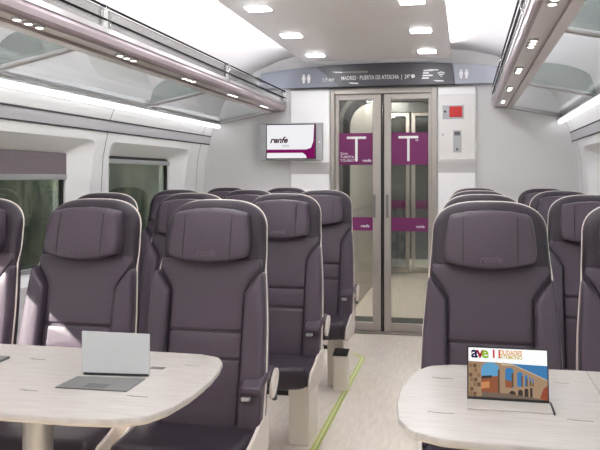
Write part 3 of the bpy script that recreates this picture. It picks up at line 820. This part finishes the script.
text('picture_text', 'PATRIMONIO', 0.012, E('olive', (206, 186, 70)), pct, (-UW/2+0.385*UW, -0.0012, 0.004+0.795*UH), sx=0.75, off=0.0003, ext=0.0003)

# ------------------------------------------------------------------ floor line and bin
def strip_line(bm, path, w, z, mi):
    pv = [Vector(p) for p in path]; L = []; R = []
    for i, p in enumerate(pv):
        a = pv[max(i-1, 0)]; b = pv[min(i+1, len(pv)-1)]; d = (b-a).normalized(); n = Vector((-d.y, d.x))
        L.append(bm.verts.new((p.x+n.x*w/2, p.y+n.y*w/2, z))); R.append(bm.verts.new((p.x-n.x*w/2, p.y-n.y*w/2, z)))
    for i in range(len(pv)-1):
        f = bm.faces.new((L[i], L[i+1], R[i+1], R[i])); f.material_index = mi
bm = bmesh.new()
path = [(-0.655, -1.5), (-0.690, 3.5), (-0.702, 5.30), (-0.712, 5.375), (-0.735, 5.42), (-0.80, 5.50)]
strip_line(bm, path, 0.034, 0.0012, 0); strip_line(bm, path, 0.010, 0.0018, 1)
o = obj('floor_guide_line', bm, [M['green'], M['greenlight']]); tag(o, 'yellow green guide line running along the aisle floor', 'floor marking')
bn = empty('waste_bin', (-0.728, 4.550, 0)); tag(bn, 'small cream box with a dark sloping lid on the aisle floor beside the third row', 'box')
obj('bin_body', prismbm([(-0.045, 0), (0.045, 0), (0.045, 0.225), (-0.045, 0.205)], 'x', -0.043, 0.043), M['pedestal'], bn, bevel=0.004)
obj('bin_lid', prismbm([(-0.048, 0.207), (0.046, 0.228), (0.046, 0.236), (-0.048, 0.215)], 'x', -0.045, 0.045), M['bintop'], bn, bevel=0.003)

# ------------------------------------------------------------------ outside
gm = mat('meadow', (150, 140, 60), 0.9, noise=(118, 116, 52), scale=0.6)
struct(obj('ground', boxbm(-60, 60, -40, 60, -1.3, -1.2), gm))
tm = mat('hedge_foliage', (120, 116, 98), 0.9, noise=(52, 54, 46), scale=2.2, stretch=(1, 1, 0.5), detail=6)
def hedge(x0, y0, y1, h, seed):
    rnd = random.Random(seed); bm = bmesh.new(); ny, nz = 90, 14; G = []
    for i in range(ny+1):
        row = []
        for j in range(nz+1):
            t = j/nz; y = y0+(y1-y0)*i/ny
            hh = h*(0.85+0.12*math.sin(y*0.7)+0.08*math.sin(y*2.3+1))*(1.0 if y < -2.5 else 3.3)  # trees heightened out of view here to keep sun off the aisle floor
            row.append(bm.verts.new((x0+rnd.uniform(-0.35, 0.35)-1.6*t*t, y+rnd.uniform(-0.15, 0.15), -1.2+hh*t+rnd.uniform(-0.1, 0.1))))
        G.append(row)
    for i in range(ny):
        for j in range(nz): bm.faces.new((G[i][j], G[i+1][j], G[i+1][j+1], G[i][j+1]))
    back = [[bm.verts.new((x0-4, y0+(y1-y0)*i/ny, z)) for z in (-1.2, -1.2+h*0.8)] for i in (0, ny)]
    bm.faces.new((back[0][0], back[1][0], back[1][1], back[0][1]))
    return obj('tree_line', bm, tm, smooth=True)
struct(obj('ground_verge', boxbm(-8.6, -7.6, -40, 60, -1.25, -0.62), mat('dry_grass', (196, 160, 78), 0.9, noise=(150, 120, 60), scale=3)))
o = hedge(-9.0, -6, 40, 4.2, 3); tag(o, 'dense green trees outside the left windows', 'trees', kind='stuff')

# ------------------------------------------------------------------ world, sun, camera
w = bpy.data.worlds.new('world'); SC.world = w; w.use_nodes = True
bg = w.node_tree.nodes['Background']; bg.inputs[0].default_value = srgb(226, 232, 240); bg.inputs[1].default_value = 2.5
sd = bpy.data.lights.new('sun', 'SUN'); sd.energy = 34; sd.angle = math.radians(0.6); sd.color = (1.0, 0.82, 0.77)
so = bpy.data.objects.new('sun', sd); COL.objects.link(so)
so.rotation_euler = Vector((1.0, 0.62, -0.74)).to_track_quat('-Z', 'Y').to_euler()

cam = bpy.data.cameras.new('camera'); co = bpy.data.objects.new('camera', cam); COL.objects.link(co)
f_px = 765.0
cam.sensor_width = 36; cam.lens = 36*f_px/600
cam.shift_x = 0.0; cam.shift_y = -48/600
co.location = (0, 0, 1.275)
co.rotation_euler = (math.pi/2, 0, math.atan(165/f_px))
cam.clip_start = 0.05; cam.clip_end = 200
SC.camera = co
SC.view_settings.view_transform = 'Standard'; SC.view_settings.look = 'None'
SC.view_settings.exposure = 1.36; SC.view_settings.gamma = 1.0; SC.view_settings.use_curve_mapping = False
SC.cycles.max_bounces = 10; SC.cycles.transparent_max_bounces = 24; SC.cycles.diffuse_bounces = 6
